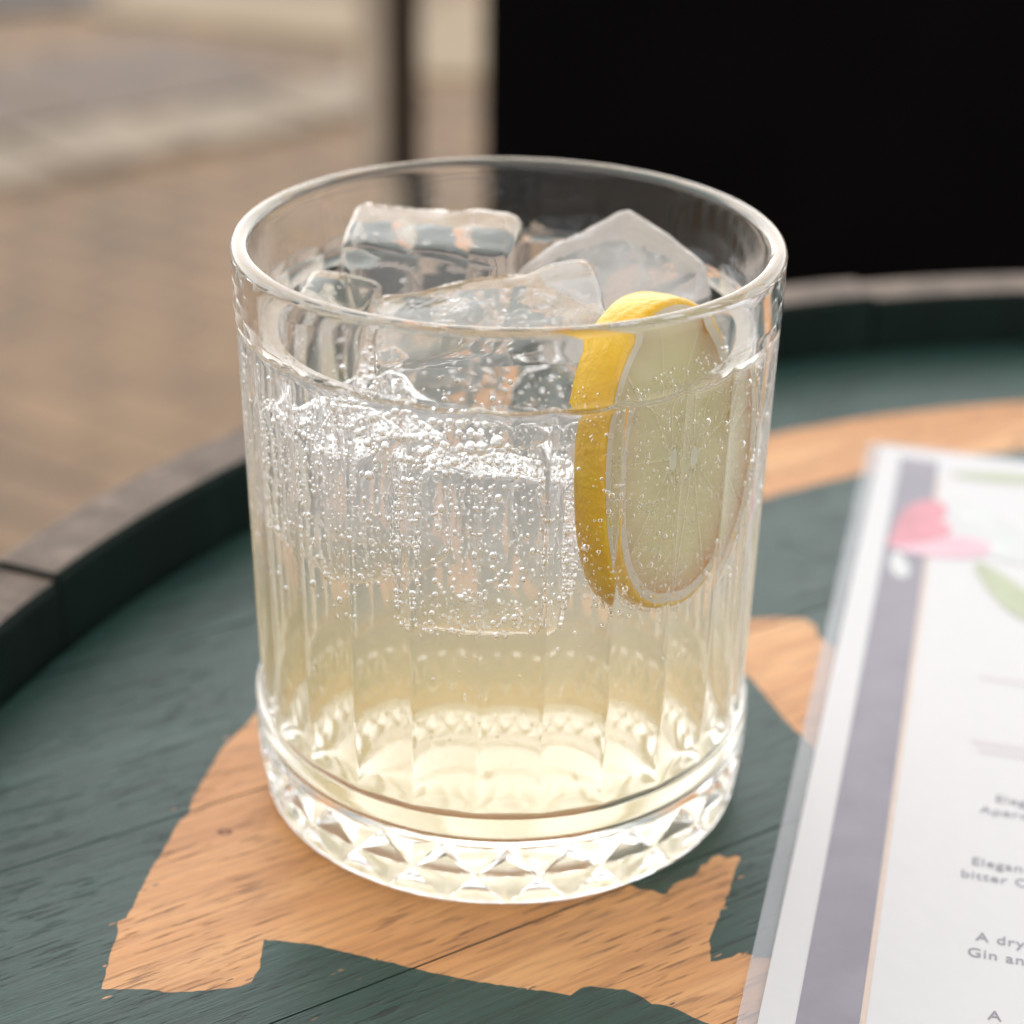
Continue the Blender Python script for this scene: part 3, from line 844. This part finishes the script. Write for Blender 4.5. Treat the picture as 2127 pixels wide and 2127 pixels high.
# coats on the ice faces
for (o, lp, info), n_, rm in zip(ICE, (120, 90, 220, 60, 1300, 420, 220, 200), (.24, .24, .24, .24, .21, .30, .25, .25)):
    areas = [f[2] for f in info]
    if not info: continue
    for f in rb_.choices(info, areas, k=n_ * 2):
        r = min(0.9, max(0.12, rb_.gauss(rm, 0.15)))
        t1 = f[1].orthogonal().normalized(); t2 = f[1].cross(t1)
        p = f[0] + t1 * rb_.uniform(-.8, .8) + t2 * rb_.uniform(-.8, .8) + f[1] * (r * 1.05)
        try_add(p, r)
# tiny ones on the rind and the cut face
for _ in range(900):
    t = rb_.uniform(0, 2 * pi); r = max(0.08, rb_.gauss(0.2, 0.08)); x, y = oval(t, 1.0, -r - .45)
    p = lem_c + ex * x + ez * y + en * rb_.uniform(-TH, TH); try_add(p, r)
for _ in range(900):
    s = sqrt(rb_.random()); t = rb_.uniform(0, 2 * pi); r = max(0.07, rb_.gauss(0.2, 0.1)); x, y = oval(t, s)
    p = lem_c + ex * x + ez * y + en * (TH + .45 + r * 1.4); try_add(p, r)
# on the inner wall
for _ in range(70):
    a = radians(rb_.uniform(-165, -15)); z = rb_.uniform(24, 46); r = min(0.5, max(0.08, rb_.gauss(0.16, 0.1)))
    try_add(Vector(pt(r_in(z) - r - 0.06 - abs(rb_.gauss(0, 4)), a, z)), r)
for _ in range(500):
    a = radians(rb_.uniform(-175, 0)); z = rb_.uniform(46, 83); r = min(0.8, max(0.1, rb_.gauss(0.25, 0.2)))
    try_add(Vector(pt(r_in(z) - r - 0.06, a, z)), r)
big = sorted(spots, key=lambda s: -s[1])
nbig = min(150, len([s for s in big if s[1] > 0.7]))
me_b = bpy.data.meshes.new('bubble'); me_b.from_pydata([tuple(v * MM) for v in I3[0]], [], I3[1]); me_b.materials.append(M_bubble)
for p_ in me_b.polygons: p_.use_smooth = True
for p, r in big[:nbig]:
    o = link_mesh('bubble', me_b, (), drink); o.location = p * MM; o.scale = (r, r, r * rb_.uniform(.92, 1.0))
verts, faces = [], []
for p, r in big[nbig:]:
    b = len(verts); V, F = I2
    verts += [tuple(p + v * r) for v in V]; faces += [tuple(b + i for i in f) for f in F]
fz = mesh_obj('fizz', verts, faces, [M_bubble], drink); tag(fz, kind='stuff')

# ------------------------------------------------------------------ laminated menu
menu = empty('laminated_menu', (88.3, 140.6, 0.0), radians(-14.6))
tag(menu, 'laminated white drinks menu with a purple border strip lying on the barrel', 'menu')
def rrect(x0, y0, x1, y1, r, n=6):
    out = []
    for cx, cy_, a0 in ((x1 - r, y1 - r, 0), (x0 + r, y1 - r, 90), (x0 + r, y0 + r, 180), (x1 - r, y0 + r, 270)):
        for i in range(n + 1): a = radians(a0 + 90 * i / n); out.append((cx + r * cos(a), cy_ + r * sin(a)))
    return out
def sheet(name, poly, z, th, mat, parent, sub=False):
    m = len(poly); verts = [(x, y, z) for x, y in poly] + [(x, y, z - th) for x, y in poly]
    faces = [tuple(range(m)), tuple(reversed(range(m, 2 * m)))] + [(i, m + i, m + (i + 1) % m, (i + 1) % m) for i in range(m)]
    return mesh_obj(name, verts, faces, [mat], parent, smooth=False)
MW, ML = 150, 270
sheet('film', rrect(0, -ML, MW, 0, 3.5), 0.55, 0.2, M_film, menu)
paper = sheet('paper', rrect(3.0, -ML + 3, MW - 3, -3, 0.6), 0.95, 0.25, M_paper, menu)
sheet('border_strip', [(8.3, -ML + 8), (17.2, -ML + 8), (17.2, -8.5), (8.3, -8.5)], 1.02, 0.04, M_strip, paper)
sheet('border_strip', [(42, -17.0), (MW - 8, -17.0), (MW - 8, -8.5), (42, -8.5)], 1.02, 0.04, M_strip, paper)
sheet('peach_line', [(17.25, -ML + 8), (18.1, -ML + 8), (18.1, -17.2), (17.25, -17.2)], 1.02, 0.04, M_gold, paper)
def petal(name, x, y, l, w, ang, z, mat):
    pts = []
    for i in range(24):
        t = 2 * pi * i / 24; r = 0.5 * (1 + cos(t)); u = l * (0.5 + 0.5 * cos(t)); v = w / 2 * sin(t) * (0.55 + 0.45 * cos(t / 2) ** 2)
        pts.append((x + u * cos(ang) - v * sin(ang), y + u * sin(ang) + v * cos(ang)))
    sheet(name, pts, z, 0.02, mat, paper)
petal('petal', 11.0, -52, 23, 11, radians(72), 1.07, M_pink)
petal('petal', 9.5, -56, 22, 13, radians(16), 1.12, M_pink2)
petal('petal', 9.0, -55, 18, 10, radians(48), 1.16, M_pink)
petal('petal', 22, -28, 26, 15, radians(-58), 1.07, M_leaf2)
petal('petal', 21, -45, 24, 14, radians(-20), 1.09, M_leaf2)
petal('leaf', 28, -58, 27, 10, radians(-60), 1.12, M_leaf)
petal('leaf', 20, -15, 22, 7, radians(8), 1.07, M_leaf)
petal('leaf', 11, -58, 12, 5, radians(-80), 1.12, M_leaf2)
def words(name, body, x, y, size, mat, z=1.03):
    cu = bpy.data.curves.new(name, 'FONT'); cu.body = body; cu.size = size * MM; cu.space_character = 1.08; cu.extrude = 0.00001
    tmp = bpy.data.objects.new(name, cu); COL.objects.link(tmp)
    dg = bpy.context.evaluated_depsgraph_get(); me = bpy.data.meshes.new_from_object(tmp.evaluated_get(dg))
    bpy.data.objects.remove(tmp); bpy.data.curves.remove(cu)
    me.materials.clear(); me.materials.append(mat)
    o = link_mesh(name, me, (), paper); o.location = (x * MM, y * MM, z * MM); return o
# menu coordinates of a table point
ca, sa = cos(radians(-14.6)), sin(radians(-14.6))
def mc(x, y): dx_, dy_ = x - 88.3, y - 140.6; return dx_ * ca + dy_ * sa, -dx_ * sa + dy_ * ca
for body, p, size in (('Eleg', (84.6, -10.0), 3.0), ('Aperol', (81.3, -13.2), 3.0), ('Elegant', (76.7, -27.6), 3.0), ('bitter Ch', (74.3, -30.9), 3.0), ('A dry', (73.3, -46.6), 3.0), ('Gin and', (71.2, -50.2), 3.0), ('A', (71.2, -64.2), 3.0)):
    x, y = mc(*p); words('text_line', body, x, y, size, M_ink)
for p, l in (((84.5, 8.0), 11), ((85.0, 5.2), 10), ((91, 30), 9)):
    x, y = mc(*p)
    pts = [(x + l * i / 20, y + 0.25 * sin(i * 2.1) + 0.15 * sin(i * 3.7)) for i in range(21)] + [(x + l * i / 20, y + 1.5 + 0.3 * sin(i * 1.7 + 1)) for i in range(20, -1, -1)]
    sheet('faded_heading', pts, 1.03, 0.02, M_pinkink, paper)
